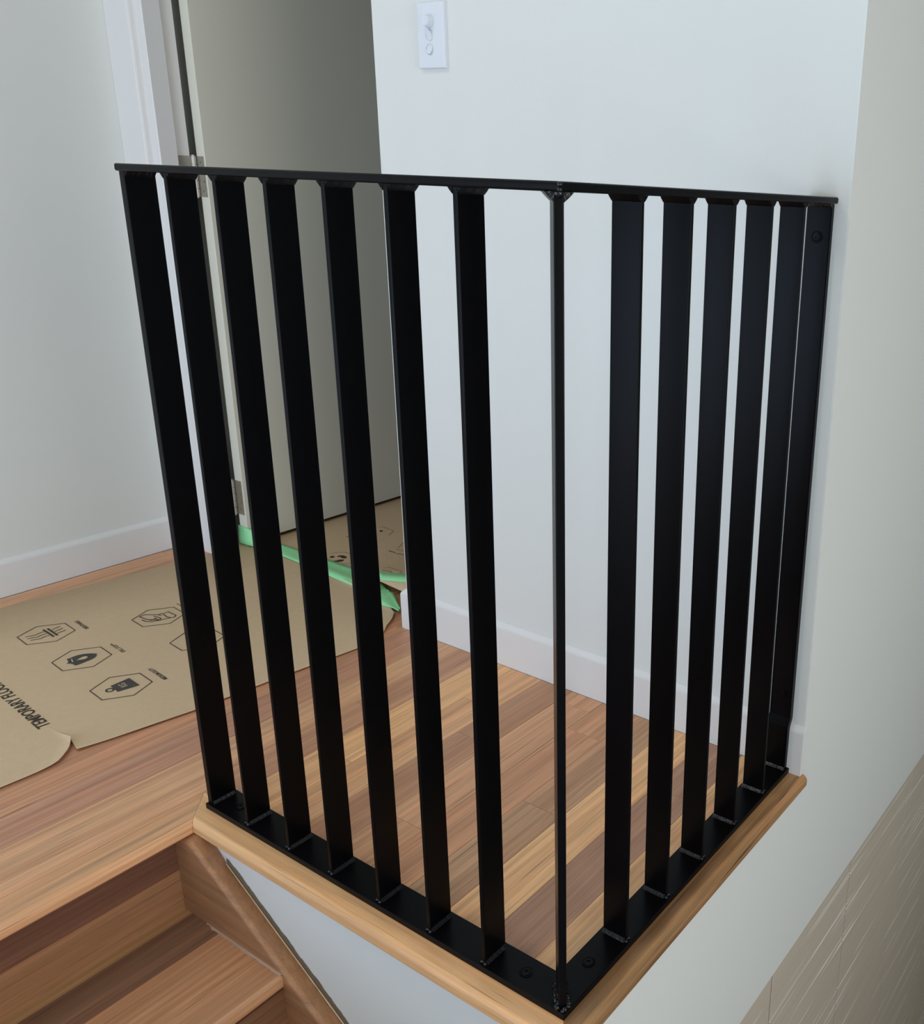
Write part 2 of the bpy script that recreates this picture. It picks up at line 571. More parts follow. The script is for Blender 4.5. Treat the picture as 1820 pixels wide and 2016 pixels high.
# ------------------------------------------------------------------ staircase
st = empty('staircase', (-0.5, 0.55, -0.55), 'timber stair with dark risers and sloping side stringer going down from the landing', 'stairs')
SL, SR = -1.0, -0.048
RISE, RUN = 0.177, 0.257
tread_cols = [[rgb(188, 146, 100), rgb(132, 98, 76), rgb(192, 140, 102)], [rgb(180, 136, 96), rgb(150, 108, 80), rgb(170, 126, 92)], [rgb(170, 126, 92)] * 3]
riser_cols = [[rgb(160, 114, 80), rgb(116, 78, 60)], [rgb(140, 98, 72), rgb(126, 88, 64)], [rgb(140, 98, 72), rgb(126, 88, 64)]]
for i in range(3):
    yb = 0.777 - RUN * i
    zt = FZ - RISE * (i + 1)
    ztop = (FZ - RISE * i) - 0.0265
    # riser of two boards
    zm = zt + 0.079
    box('riser', (SL, yb, zt), (SR, yb + 0.018, zm - 0.0003), 'woodstair', st, color=riser_cols[i][0])
    box('riser', (SL, yb, zm + 0.0003), (SR, yb + 0.018, ztop), 'woodstair', st, color=riser_cols[i][1])
    # tread of three boards, the front one rounded
    yf = yb - RUN
    for j, (a, b) in enumerate(((yb - 0.020, yb + 0.001), (yb - 0.098, yb - 0.0203))):
        box('tread_board', (SL, a, zt - 0.026), (SR, b, zt), 'woodstair', st, color=tread_cols[i][j])
    pr = [(yb - 0.0983, zt - 0.026), (yb - 0.0983, zt)]
    for t in range(7):
        a = math.pi / 2 * t / 6
        pr.append((yf + 0.007 - 0.007 * math.sin(a), zt - 0.007 + 0.007 * math.cos(a)))
    for t in range(7):
        a = math.pi / 2 * t / 6
        pr.append((yf + 0.007 - 0.007 * math.cos(a), zt - 0.019 - 0.007 * math.sin(a)))
    prism('tread_board', pr, SL, SR, 'x', 'woodstair', st, color=tread_cols[i][2], smooth=math.radians(30))
    # sealant smeared along the stringer
    bm = bmesh.new()
    prev = None
    n = 46
    for t in range(n + 1):
        y = yf + 0.002 + (RUN - 0.062 - 0.002) * t / n
        wv = 0.0032 + 0.003 * noise.noise(Vector((y * 40, i * 3.1, 0.3)))
        if t > n - 6:
            wv += 0.012 * noise.noise(Vector((y * 60, 1.7, 0.9))) + 0.004
        a = bm.verts.new((SR - max(wv, 0.0008), y, zt + 0.0003))
        b = bm.verts.new((SR, y, zt + 0.0016))
        if prev:
            bm.faces.new((prev[0], a, b, prev[1]))
        prev = (a, b)
    from_bm('sealant', bm, 'sealant', st)

# stringer: sloping closed side board against the wall
def zin(y):
    return -0.0600 - 0.662 * (0.699 - y)


ys = [0.80, 0.762, 0.750, 0.741, 0.730, 0.69, 0.5, 0.3, 0.1, -0.015]
bm = bmesh.new()
rings = []
for y in ys:
    zi = min(zin(y), -0.0365)
    zo = zi - 0.012
    if y > 0.725:
        zo = max(zo, -0.0365 - (0.0) - 0.004 * 0)
        zo = min(-0.0365, zi)
    base = LOW * 0 + zi - 0.32
    xi, xo = SR, WXS - 0.0003
    r = 0.008
    ring = [(xi, y, base), (xi, y, zi - r * 1.2)]
    for t in range(1, 6):
        a = math.pi / 2 * t / 6
        ring.append((xi + r - r * math.cos(a), y, zi - r * 1.2 + r * 1.2 * math.sin(a)))
    ring += [(xi + r, y, zi), (xo - 0.004, y, zo + 0.002), (xo, y, zo), (xo, y, base)]
    rings.append([bm.verts.new(p) for p in ring])
nr = len(rings[0])
for a, b in zip(rings[:-1], rings[1:]):
    for i in range(nr):
        bm.faces.new((a[i], a[(i + 1) % nr], b[(i + 1) % nr], b[i]))
bm.faces.new(rings[0])
bm.faces.new(rings[-1])
wood_s = wood('timber_stringer', 'Y', 0.45, 0.8)
for nd in wood_s.node_tree.nodes:                 # grain follows the slope of the board
    if nd.type == 'MAPPING':
        nd.inputs['Rotation'].default_value = (-math.atan(0.662), 0, 0)
strg = from_bm('stringer', bm, wood_s, st, smooth=math.radians(35), color=rgb(170, 124, 88))

# ragged unpainted band on the wall above the stringer, with a thin cream edge
bm = bmesh.new()
prev = None
for t in range(121):
    y = 0.689 - 0.30 * t / 120
    z0 = zin(y) - 0.013
    h = 0.0180 + 0.0035 * noise.noise(Vector((y * 45, 0, 0))) + 0.0020 * noise.noise(Vector((y * 190, 2, 0)))
    if t < 2:
        h *= 0.8
    a = bm.verts.new((WXS - 0.0008, y, z0))
    b = bm.verts.new((WXS - 0.0008, y, z0 + h))
    if prev:
        bm.faces.new((prev[0], a, b, prev[1]))
    prev = (a, b)
from_bm('glue_residue', bm, 'residue', st)
bm = bmesh.new()
prev = None
for t in range(61):
    y = 0.690 - 0.30 * t / 60
    z0 = zin(y) - 0.0125 + 0.0006 * noise.noise(Vector((y * 80, 5, 0)))
    a = bm.verts.new((WXS - 0.0030, y, z0 + 0.0006))
    b = bm.verts.new((WXS - 0.0010, y, z0 + 0.0022))
    if prev:
        bm.faces.new((prev[0], a, b, prev[1]))
    prev = (a, b)
from_bm('paint_line', bm, 'cream', st)

# ------------------------------------------------------------------ balustrade
H, T, PWID = 1.0, 0.0098, 0.050
bal = empty('balustrade', (0, 0, FZ), 'black flat-bar steel balustrade around the corner of the timber landing', 'balustrade')
YEND = 0.7585


def flat_mitre(name, along, length, z0, z1, r, end_r=0.0):
    """flat bar with rounded long edges, mitred at the corner (0,0)"""
    prof = []
    n = 4
    w = PWID
    for (cx, cz, a0) in ((r, z0 + r, 180), (w - r, z0 + r, 270), (w - r, z1 - r, 0), (r, z1 - r, 90)):
        for i in range(n + 1):
            a = math.radians(a0 + 90 * i / n)
            prof.append((cx + r * math.cos(a), cz + r * math.sin(a)))
    if along == 'y':
        ra = [(d, d + 0.00005, z) for d, z in prof]
        rb = [(d, length, z) for d, z in prof]
    else:
        ra = [(d + 0.00005, d, z) for d, z in prof]
        rb = [(length, d, z) for d, z in prof]
    return loft(name, [ra, rb], 'black', bal, math.radians(40))


flat_mitre('base_plate', 'y', YEND, FZ, 0.0, 0.0012)
flat_mitre('base_plate', 'x', 0.6447, FZ, 0.0, 0.0012)
flat_mitre('top_rail', 'y', YEND, H - T, H, 0.0030)
flat_mitre('top_rail', 'x', WX - 0.0003, H - T, H, 0.0030)
# welded mitre on the rail corner
bm = bmesh.new()
for (x, y, z, r) in ((0.001, 0.001, H - 0.003, 0.0028), (0.0012, 0.0012, H - 0.0075, 0.0026)):
    bmesh.ops.create_icosphere(bm, subdivisions=2, radius=r, matrix=Matrix.Translation((x, y, z)))
from_bm('weld', bm, 'weld', bal, smooth=math.radians(60))

G, BW, BT = 0.0060, 0.0395, 0.0065
left_y = [0.7472, 0.6523, 0.5492, 0.4495, 0.3446, 0.2425, 0.1392]
right_x = [0.1422, 0.2438, 0.3455, 0.4485, 0.5503]


def bar_mesh(bw=BW, bt=BT):
    bm = bmesh.new()
    add_box(bm, (0, 0, 0), (bw, bt, H - T))
    es = [e for e in bm.edges if abs(e.verts[0].co.z - e.verts[1].co.z) > 0.5]
    bmesh.ops.bevel(bm, geom=es, offset=0.0013, segments=3, profile=0.5, affect='EDGES')
    me = bpy.data.meshes.new('baluster')
    bmesh.ops.recalc_face_normals(bm, faces=bm.faces)
    bm.to_mesh(me)
    bm.free()
    me.materials.append(M['black'])
    me.shade_smooth()
    me.set_sharp_from_angle(angle=math.radians(40))
    return me


def bead(bm, p0, p1, n0, n1, size, seed, n=16, rough=0.22):
    """fillet bead from p0 to p1 filling the corner between directions n0 and n1, uneven like a hand weld"""
    p0, p1, n0, n1 = Vector(p0), Vector(p1), Vector(n0), Vector(n1)
    prev = None
    for t in range(n + 1):
        p = p0.lerp(p1, t / n)
        s = size * (1 + rough * noise.noise(Vector((t * 0.9, seed * 3.7, 0.2))))
        ring = [bm.verts.new(q) for q in (p - n0 * 0.0004 - n1 * 0.0004, p + n0 * s, p + (n0 + n1) * s * 0.52, p + n1 * s)]
        if prev:
            for i in range(4):
                bm.faces.new((prev[i], prev[(i + 1) % 4], ring[(i + 1) % 4], ring[i]))
        else:
            bm.faces.new(ring)
        prev = ring
    bm.faces.new(prev)


def weld_mesh(kind, end=False):
    bm = bmesh.new()
    zt = H - T
    if kind == 'bottom':
        bead(bm, (0.001, 0, 0), (BW, 0, 0), (0, -1, 0), (0, 0, 1), 0.0042, 1)
        bead(bm, (0.001, BT, 0), (BW, BT, 0), (0, 1, 0), (0, 0, 1), 0.0042, 2)
        for (x, y, r) in ((-0.0008, -0.001, 0.0030), (0.0005, 0.004, 0.0022), (0.0, BT, 0.0026)):
            bmesh.ops.create_icosphere(bm, subdivisions=2, radius=r, matrix=Matrix.Translation((x, y, 0.0012)))
    else:
        bead(bm, (0.000, 0, zt), (BW, 0, zt), (0, -1, 0), (0, 0, -1), 0.0068, 3, rough=0.08)
        bead(bm, (0.000, BT, zt), (BW, BT, zt), (0, 1, 0), (0, 0, -1), 0.0068, 4, rough=0.08)
        for (x, y, r) in ((0.0012, -0.001, 0.0020), (0.0012, BT + 0.001, 0.0018)):
            bmesh.ops.create_icosphere(bm, subdivisions=2, radius=r, matrix=Matrix.Translation((x, y, zt - 0.004)))
    bmesh.ops.recalc_face_normals(bm, faces=bm.faces)
    me = bpy.data.meshes.new('weld')
    bm.to_mesh(me)
    bm.free()
    me.materials.append(M['weld' if kind == 'bottom' else 'black'])
    me.shade_smooth()
    me.set_sharp_from_angle(angle=math.radians(50))
    return me


BAR, WB, WT = bar_mesh(), weld_mesh('bottom'), weld_mesh('top')
END_BAR = bar_mesh(0.0425, YEND - 0.7472)
CORNER_BAR = bar_mesh(0.042, 0.0100)


def end_weld():
    """the last bar sits at the very end of the plate: beads on the inner side only"""
    out = []
    for kind, z, s, up in (('b', 0.0, 0.0042, 1), ('t', H - T, 0.0075, -1)):
        bm = bmesh.new()
        bead(bm, (0.001, 0, z), (BW, 0, z), (0, -1, 0), (0, 0, up), s, 5)
        bmesh.ops.recalc_face_normals(bm, faces=bm.faces)
        me = bpy.data.meshes.new('weld')
        bm.to_mesh(me)
        bm.free()
        me.materials.append(M['weld' if kind == 'b' else 'black'])
        out.append(me)
    return out


def place_bar(loc, rot, welds, mesh=None):
    o = bpy.data.objects.new('baluster', mesh or BAR)
    weighted(o)
    link(o, bal, loc)
    o.rotation_euler = (0, 0, rot)
    if rot:
        o.scale = (1, -1, 1)
    for wme in welds:
        c = bpy.data.objects.new('weld', wme)
        COL.objects.link(c)
        c.parent = o
    return o


EW = end_weld()
for i, y in enumerate(left_y):
    if i == 0:
        place_bar((0.0045, y, 0), 0, EW, END_BAR)
    else:
        place_bar((G, y, 0), 0, (WB, WT))
for x in right_x:
    # mirrored so that the bar spans y and its face looks towards the corner
    place_bar((x, G, 0), math.pi / 2, (WB, WT))

# corner baluster set on the diagonal
dg = Vector((1, 1, 0)).normalized()
cb = bpy.data.objects.new('corner_baluster', CORNER_BAR)
link(cb, bal, tuple(dg * 0.0105 + Vector((dg.y, -dg.x, 0)) * 0.0 + Vector((0, 0, 0)) - Vector((-dg.y, dg.x, 0)) * (0.005)))
weighted(cb)
cb.rotation_euler = (0, 0, math.pi / 4)
for kind in ('b', 't'):
    bm = bmesh.new()
    if kind == 'b':
        bead(bm, (-0.001, 0, 0), (0.042, 0, 0), (0, -1, 0), (0, 0, 1), 0.0055, 7)
        bead(bm, (-0.001, 0.010, 0), (0.042, 0.010, 0), (0, 1, 0), (0, 0, 1), 0.0055, 8)
        for (x, y, z, r) in ((-0.0025, 0.003, 0.001, 0.0038), (-0.004, 0.006, 0.0, 0.003), (0.0, -0.002, 0.002, 0.0030), (0.0, 0.012, 0.003, 0.0034),
                             (0.006, -0.003, 0.001, 0.0035), (0.012, 0.0125, 0.002, 0.004), (0.02, 0.0125, 0.002, 0.0034), (0.014, -0.003, 0.001, 0.003)):
            bmesh.ops.create_icosphere(bm, subdivisions=2, radius=r, matrix=Matrix.Translation((x, y, z)))
    else:
        zt = H - T
        bead(bm, (0.0, 0, zt), (0.042, 0, zt), (0, -1, 0), (0, 0, -1), 0.009, 9)
        bead(bm, (0.0, 0.010, zt), (0.042, 0.010, zt), (0, 1, 0), (0, 0, -1), 0.009, 10)
        bmesh.ops.create_icosphere(bm, subdivisions=2, radius=0.0055, matrix=Matrix.Translation((0.0015, 0.005, zt - 0.001)))
    bmesh.ops.recalc_face_normals(bm, faces=bm.faces)
    me = bpy.data.meshes.new('weld')
    bm.to_mesh(me)
    bm.free()
    me.materials.append(M['weld'])
    me.shade_smooth()
    me.set_sharp_from_angle(angle=math.radians(50))
    c = bpy.data.objects.new('weld', me)
    COL.objects.link(c)
    c.parent = cb

# wall upright, joggled over the baseboard
prof = [(0.6347, 0.0), (0.6447, 0.0), (0.6447, 0.0845), (0.6548, 0.0985), (0.6548, H - T), (0.6448, H - T), (0.6448, 0.0985 + 0.003), (0.6347, 0.0845 + 0.003)]
bm = bmesh.new()
add_prism(bm, prof, 0.0050, 0.0465, 'y')
es = [e for e in bm.edges if abs(e.verts[0].co.y - e.verts[1].co.y) < 1e-6]
bmesh.ops.bevel(bm, geom=es, offset=0.0012, segments=2, affect='EDGES')
up = from_bm('wall_upright', bm, 'black', bal, smooth=math.radians(35))
for (x, z, sg, s) in ((0.6347, 0.0, 1, 0.0042), (0.6448, H - T, -1, 0.006)):
    bm = bmesh.new()
    bead(bm, (x, 0.005, z), (x, 0.0465, z), (-1, 0, 0), (0, 0, sg), s, 12)
    from_bm('weld', bm, 'weld', up)


def screw(loc, axis):
    """countersunk socket head: dark ring, slightly raised head, hex recess"""
    bm = bmesh.new()
    prof = [(0.0000, -0.0006), (0.0016, -0.0006), (0.0017, 0.0006), (0.0040, 0.0008), (0.0047, 0.0003), (0.0049, -0.0004), (0.0056, -0.0004), (0.0058, 0.0003), (0.0066, 0.00005)]
    n = 24
    rows = []
    for r, h in [(a * 1.4, b) for a, b in prof]:
        if r == 0:
            rows.append([bm.verts.new((0, 0, h))])
        else:
            rows.append([bm.verts.new((r * math.cos(2 * math.pi * k / n), r * math.sin(2 * math.pi * k / n), h)) for k in range(n)])
    for a, b in zip(rows[:-1], rows[1:]):
        for k in range(n):
            if len(a) == 1:
                bm.faces.new((a[0], b[k], b[(k + 1) % n]))
            else:
                bm.faces.new((a[k], b[k], b[(k + 1) % n], a[(k + 1) % n]))
    if axis == '-x':
        bmesh.ops.rotate(bm, verts=bm.verts, cent=(0, 0, 0), matrix=Matrix.Rotation(-math.pi / 2, 3, 'Y'))
    bmesh.ops.translate(bm, verts=bm.verts, vec=loc)
    return from_bm('screw', bm, 'black', bal, smooth=math.radians(30))


screw((0.0260, 0.0845, 0.0008), 'z')
screw((0.0847, 0.0265, 0.0008), 'z')
screw((0.0265, 0.7035, 0.0008), 'z')
screw((0.6440, 0.0262, 0.9405), '-x')
screw((0.6440, 0.0255, 0.1455), '-x')

# ------------------------------------------------------------------ light switch
sw = empty('light_switch', (WX, 0.8415, 1.1985), 'white switch plate with round dimmer knob and two rockers on the wall', 'switch')
SWX = WX
bm = bmesh.new()
add_box(bm, (SWX - 0.0095, 0.8065, 1.1985), (SWX + 0.001, 0.8765, 1.3115))
es = [e for e in bm.edges if all(v.co.x < SWX - 0.005 for v in e.verts)]
bmesh.ops.bevel(bm, geom=es, offset=0.0045, segments=4, profile=0.6, affect='EDGES')
from_bm('switch_plate', bm, 'plastic', sw, smooth=math.radians(30))
bm = bmesh.new()
add_cyl(bm, (SWX - 0.0095 - 0.0035, 0.8425, 1.2775), 0.0108, 0.007, 'x', 32)
add_cyl(bm, (SWX - 0.0095 - 0.0100, 0.8425, 1.2775), 0.0102, 0.008, 'x', 32)
es = [e for e in bm.edges if all(v.co.x < SWX - 0.0228 for v in e.verts)]
bmesh.ops.bevel(bm, geom=es, offset=0.0015, segments=3, affect='EDGES')
from_bm('dimmer_knob', bm, 'plastic', sw, smooth=math.radians(40))


def stadium(hw, hh, n=10):
    p = []
    for i in range(n + 1):
        a = math.pi * i / n
        p.append((hw * math.cos(a), hh - hw + hw * math.sin(a)))
    for i in range(n + 1):
        a = math.pi + math.pi * i / n
        p.append((hw * math.cos(a), -(hh - hw) + hw * math.sin(a)))
    return p


for (zc, tilt) in ((1.2557, 1), (1.2310, -1)):
    x0 = SWX - 0.0095
    o = stadium(0.0088, 0.0103)
    i1 = stadium(0.0080, 0.0095)
    rk = loft('rocker_frame', [[(x0 + 0.0006, 0.8437 + a, zc + b) for a, b in o], [(x0 - 0.0018, 0.8437 + a, zc + b) for a, b in o],
                               [(x0 - 0.0018, 0.8437 + a, zc + b) for a, b in i1], [(x0 + 0.0002, 0.8437 + a, zc + b) for a, b in i1]], 'plastic', sw, math.radians(30), cap=False)
    i2 = stadium(0.0069, 0.0084)
    loft('rocker', [[(x0 + 0.0006, 0.8437 + a, zc + b) for a, b in i2],
                    [(x0 - 0.0020 - tilt * 0.0022 * b / 0.0084, 0.8437 + a, zc + b) for a, b in i2]], 'plastic', rk, math.radians(30))

# ------------------------------------------------------------------ floor protection paper
def interp(tab, x):
    if x <= tab[0][0]:
        return tab[0][1]
    for (a, b), (c, d) in zip(tab[:-1], tab[1:]):
        if x <= c:
            return b + (d - b) * (x - a) / (c - a)
    return tab[-1][1]


near = [(-1.6, 1.22), (-0.5, 1.118), (-0.16, 1.0815), (-0.105, 1.0785), (-0.0826, 1.0790), (-0.070, 1.0815), (-0.058, 1.0895), (-0.049, 1.0990), (-0.0435, 1.1085), (-0.0395, 1.1205), (-0.0362, 1.1330),
        (-0.0360, 1.1200), (-0.0357, 1.1060), (-0.0352, 1.0930), (-0.020, 1.0895), (0.0, 1.0860),
        (0.1575, 1.054), (0.306, 1.0390), (0.5066, 1.0120), (0.56, 1.011), (0.60, 1.029), (0.6211, 1.0455), (0.6549, 1.0640), (0.678, 1.083), (0.690, 1.108), (0.72, 1.200), (0.755, 1.42), (0.795, 1.58)]
far = [(-1.6, 1.902), (-0.33, 1.900), (0.1662, 1.846), (0.555, 1.8005), (0.66, 1.783), (0.755, 1.782), (0.795, 1.782)]


def zpaper(x, y, e):
    """e = distance from the near edge; x is measured along the edge"""
    z = -0.0093 + 0.0034 * math.exp(-(e / 0.035) ** 2) + 0.0006 * (noise.noise(Vector((x * 7, y * 7, 0))) + 0.5)
    if x < -0.0361:
        z += 0.0050 * math.exp(-((x + 0.036) / 0.04) ** 2) * math.exp(-(e / 0.03) ** 2)
    elif x < 0.05:
        z += 0.0022 * math.exp(-((x + 0.0352) / 0.03) ** 2) * math.exp(-(e / 0.03) ** 2)
    if x > 0.58:
        z += 0.004 * min(1, (x - 0.58) / 0.1) * math.exp(-(e / 0.05) ** 2)
    return z


def shear(x, y):
    """columns lean along the tear"""
    k = 0.285 * math.exp(-((x + 0.036) / 0.05) ** 2)
    t = min(max(y - 1.09, 0.0), 0.05)
    return x + k * t


xs = sorted(set([round(-1.6 + 0.05 * i, 4) for i in range(29)] + [round(-0.2 + 0.02 * i, 4) for i in range(48)] + [round(-0.12 + 0.002 * i, 4) for i in range(40)] + [round(-0.05 + 0.0007 * i, 5) for i in range(30)] + [n[0] for n in near if n[0] > -0.5]))
es_ = [0, 0.002, 0.004, 0.008, 0.016, 0.028, 0.05, 0.09, 0.16, 0.28, 0.45, 0.7, 1.0]
bm = bmesh.new()
prev = None
for x in xs:
    yn, yf = interp(near, x), interp(far, x)
    row = []
    for e in es_:
        if e <= 0.16:
            y = yn + min(e, (yf - yn) * 0.5)
        else:
            ya = yn + 0.16
            y = ya + (yf - ya) * (e - 0.16) / 0.84
        row.append(bm.verts.new((shear(x, y), y, zpaper(x, y, y - yn))))
    if prev:
        for i in range(len(row) - 1):
            bm.faces.new((prev[i], row[i], row[i + 1], prev[i + 1]))
    prev = row
bmesh.ops.remove_doubles(bm, verts=bm.verts, dist=1e-5)
sheet = from_bm('floor_protection_paper', bm, 'paper', smooth=math.radians(60))
tag(sheet, 'brown kraft protection paper printed with hexagon icons lying on the timber landing', 'paper')
sm = sheet.modifiers.new('thickness', 'SOLIDIFY')
sm.thickness = 0.0006
sm.offset = -1

PZ = -0.0078


def paper_z(x, y):
    return zpaper(x, y, y - interp(near, x)) + 0.0009


def strokes(name, polylines, width, parent, mat='ink', zf=paper_z, closed=False):
    bm = bmesh.new()
    for pl in polylines:
        P = [Vector(p) for p in pl]
        if closed:
            P.append(P[0])
        for a, b in zip(P[:-1], P[1:]):
            d = (b - a)
            L = d.length
            if L < 1e-6:
                continue
            d /= L
            nrm = Vector((-d.y, d.x)) * width / 2
            nseg = max(1, int(L / 0.02))
            for s in range(nseg):
                q0 = a + d * (L * s / nseg) - d * (width * 0.35 if s == 0 else 0)
                q1 = a + d * (L * (s + 1) / nseg) + d * (width * 0.35 if s == nseg - 1 else 0)
                vs = [bm.verts.new((q.x, q.y, zf(q.x, q.y))) for q in (q0 - nrm, q1 - nrm, q1 + nrm, q0 + nrm)]
                bm.faces.new(vs)
    return from_bm(name, bm, mat, parent)


def blob(name, poly, parent, mat, dz=0.0, zf=paper_z):
    bm = bmesh.new()
    vs = [bm.verts.new((x, y, zf(x, y) + dz)) for x, y in poly]
    f = bm.faces.new(vs)
    bmesh.ops.triangulate(bm, faces=[f])
    return from_bm(name, bm, mat, parent)


ROT = math.radians(85.0)          # reading direction of the print on the sheet
UD = Vector((math.cos(ROT), math.sin(ROT)))
VD = Vector((-UD.y, UD.x))


def text(name, body, anchor, height, parent, mat='ink', align='LEFT', sx=1.0, bold=0.0, dz=0.0, zf=paper_z):
    cu = bpy.data.curves.new(name, 'FONT')
    cu.body = body
    cu.size = 1.0
    cu.align_x = align
    cu.resolution_u = 3
    cu.offset = bold
    ob = bpy.data.objects.new(name + '_curve', cu)
    COL.objects.link(ob)
    dg_ = bpy.context.evaluated_depsgraph_get()
    me = bpy.data.meshes.new_from_object(ob.evaluated_get(dg_))
    bpy.data.objects.remove(ob, do_unlink=True)
    bpy.data.curves.remove(cu)
    sc = height / 0.69
    for v in me.vertices:
        p = Vector(anchor) + UD * (v.co.x * sc * sx) + VD * (v.co.y * sc)
        v.co = (p.x, p.y, zf(p.x, p.y) + dz)
    bm = bmesh.new()
    bm.from_mesh(me)
    bpy.data.meshes.remove(me)
    return from_bm(name, bm, mat, parent)


HEXR = 0.0545
centres = {'H1': (0.1615, 1.6210), 'H2': (0.1470, 1.4415), 'H3': (0.1318, 1.2603), 'H4': (0.3510, 1.5123), 'H5': (0.3362, 1.3330)}
for k, c in centres.items():
    pts = [(c[0] + HEXR * math.cos(ROT + math.pi / 3 * i), c[1] + HEXR * math.sin(ROT + math.pi / 3 * i)) for i in range(6)]
    strokes('printed_hexagon', [pts], 0.0019, sheet, closed=True)
H1 = [[(0.1283, 1.6397), (0.1348, 1.6366), (0.1454, 1.6327), (0.1551, 1.6362), (0.1632, 1.6353)], [(0.1265, 1.6261), (0.1342, 1.624), (0.1434, 1.6188), (0.1526, 1.6228), (0.1617, 1.621)], [(0.1266, 1.6129), (0.1335, 1.6099), (0.1432, 1.6056), (0.1523, 1.6095), (0.1603, 1.6077)],
      [(0.1793, 1.6324), (0.188, 1.6347), (0.1971, 1.6364)], [(0.1781, 1.6186), (0.1862, 1.6199), (0.1957, 1.6224)], [(0.1768, 1.6049), (0.1849, 1.6061), (0.1942, 1.6073)]]
strokes('printed_waves', H1, 0.0021, sheet)
strokes('printed_waves', [[(0.1671, 1.6461), (0.164, 1.5951)], [(0.1754, 1.6447), (0.172, 1.5956)]], 0.0042, sheet)
H2 = [(0.1274, 1.4645), (0.1325, 1.4625), (0.1403, 1.4638), (0.1491, 1.4636), (0.1594, 1.459), (0.1689, 1.4508), (0.1757, 1.439), (0.1712, 1.4312), (0.1637, 1.4244), (0.1553, 1.4222), (0.145, 1.4212), (0.1348, 1.4203), (0.1236, 1.4208), (0.124, 1.4287), (0.1228, 1.437), (0.1176, 1.4443), (0.1216, 1.4454), (0.1259, 1.4546)]
blob('printed_spill', H2, sheet, 'inkgrey')
blob('printed_drop', [(0.1365, 1.4416), (0.1457, 1.4459), (0.1535, 1.4471), (0.1577, 1.443), (0.1567, 1.4374), (0.1516, 1.4343), (0.1464, 1.4347)], sheet, 'paper', 0.0002)
blob('printed_drop', [(0.1331, 1.459), (0.133, 1.4516), (0.1281, 1.438), (0.1273, 1.4426), (0.1312, 1.4524)], sheet, 'paper', 0.0002)
blob('printed_weight', [(0.1198, 1.2782), (0.1581, 1.2806), (0.1548, 1.2362), (0.1163, 1.2446)], sheet, 'inkgrey')
ring = [(0.1107 + 0.0062 * math.cos(t * math.pi / 8), 1.2632 + 0.0072 * math.sin(t * math.pi / 8)) for t in range(16)]
strokes('printed_weight', [ring], 0.0032, sheet, 'inkgrey', closed=True)
text('printed_letters', 'KG', (0.1403, 1.2510), 0.0118, sheet, 'paper', sx=0.82, bold=0.01, dz=0.0003)
H4 = [[(0.3673, 1.5208), (0.3787, 1.5209), (0.3785, 1.4884), (0.3704, 1.4815), (0.3651, 1.4861), (0.3616, 1.496), (0.3651, 1.517)], [(0.3673, 1.5208), (0.3647, 1.5243), (0.3564, 1.5237), (0.3497, 1.5328), (0.3408, 1.5449), (0.3382, 1.5484), (0.3256, 1.5467), (0.3271, 1.5227), (0.3312, 1.507), (0.3427, 1.509)], [(0.3196, 1.5254), (0.32, 1.5122), (0.3269, 1.4993), (0.3392, 1.4936), (0.3636, 1.4857)], [(0.3463, 1.5245), (0.349, 1.5107), (0.3494, 1.4999), (0.343, 1.4934), (0.3364, 1.5024), (0.3318, 1.5127)], [(0.3421, 1.5124), (0.3416, 1.4978)], [(0.3563, 1.5212), (0.3592, 1.5147)]]
strokes('printed_hand', H4, 0.0023, sheet)
text('printed_letters', 'TEMPORARY FLOOR PROTECTION', (-0.0165, 1.2215), 0.0212, sheet, sx=0.98 * 0.92, bold=0.012)
text('printed_letters', 'MEDIUM-DUTY', (0.2015, 1.2165), 0.0078, sheet, sx=0.93, bold=0.02)
text('printed_letters', 'SPILL STOP\u2122', (0.2165, 1.4010), 0.0076, sheet, sx=0.93, bold=0.01)
text('printed_letters', 'BREATHABLE', (0.2295, 1.5765), 0.0076, sheet, sx=0.93, bold=0.02)
text('printed_letters', 'TY\u2122', (0.4200, 1.5255), 0.0076, sheet, sx=0.93, bold=0.0)
text('printed_letters', 'RES', (0.4050, 1.3020), 0.0076, sheet, sx=0.93, bold=0.0)

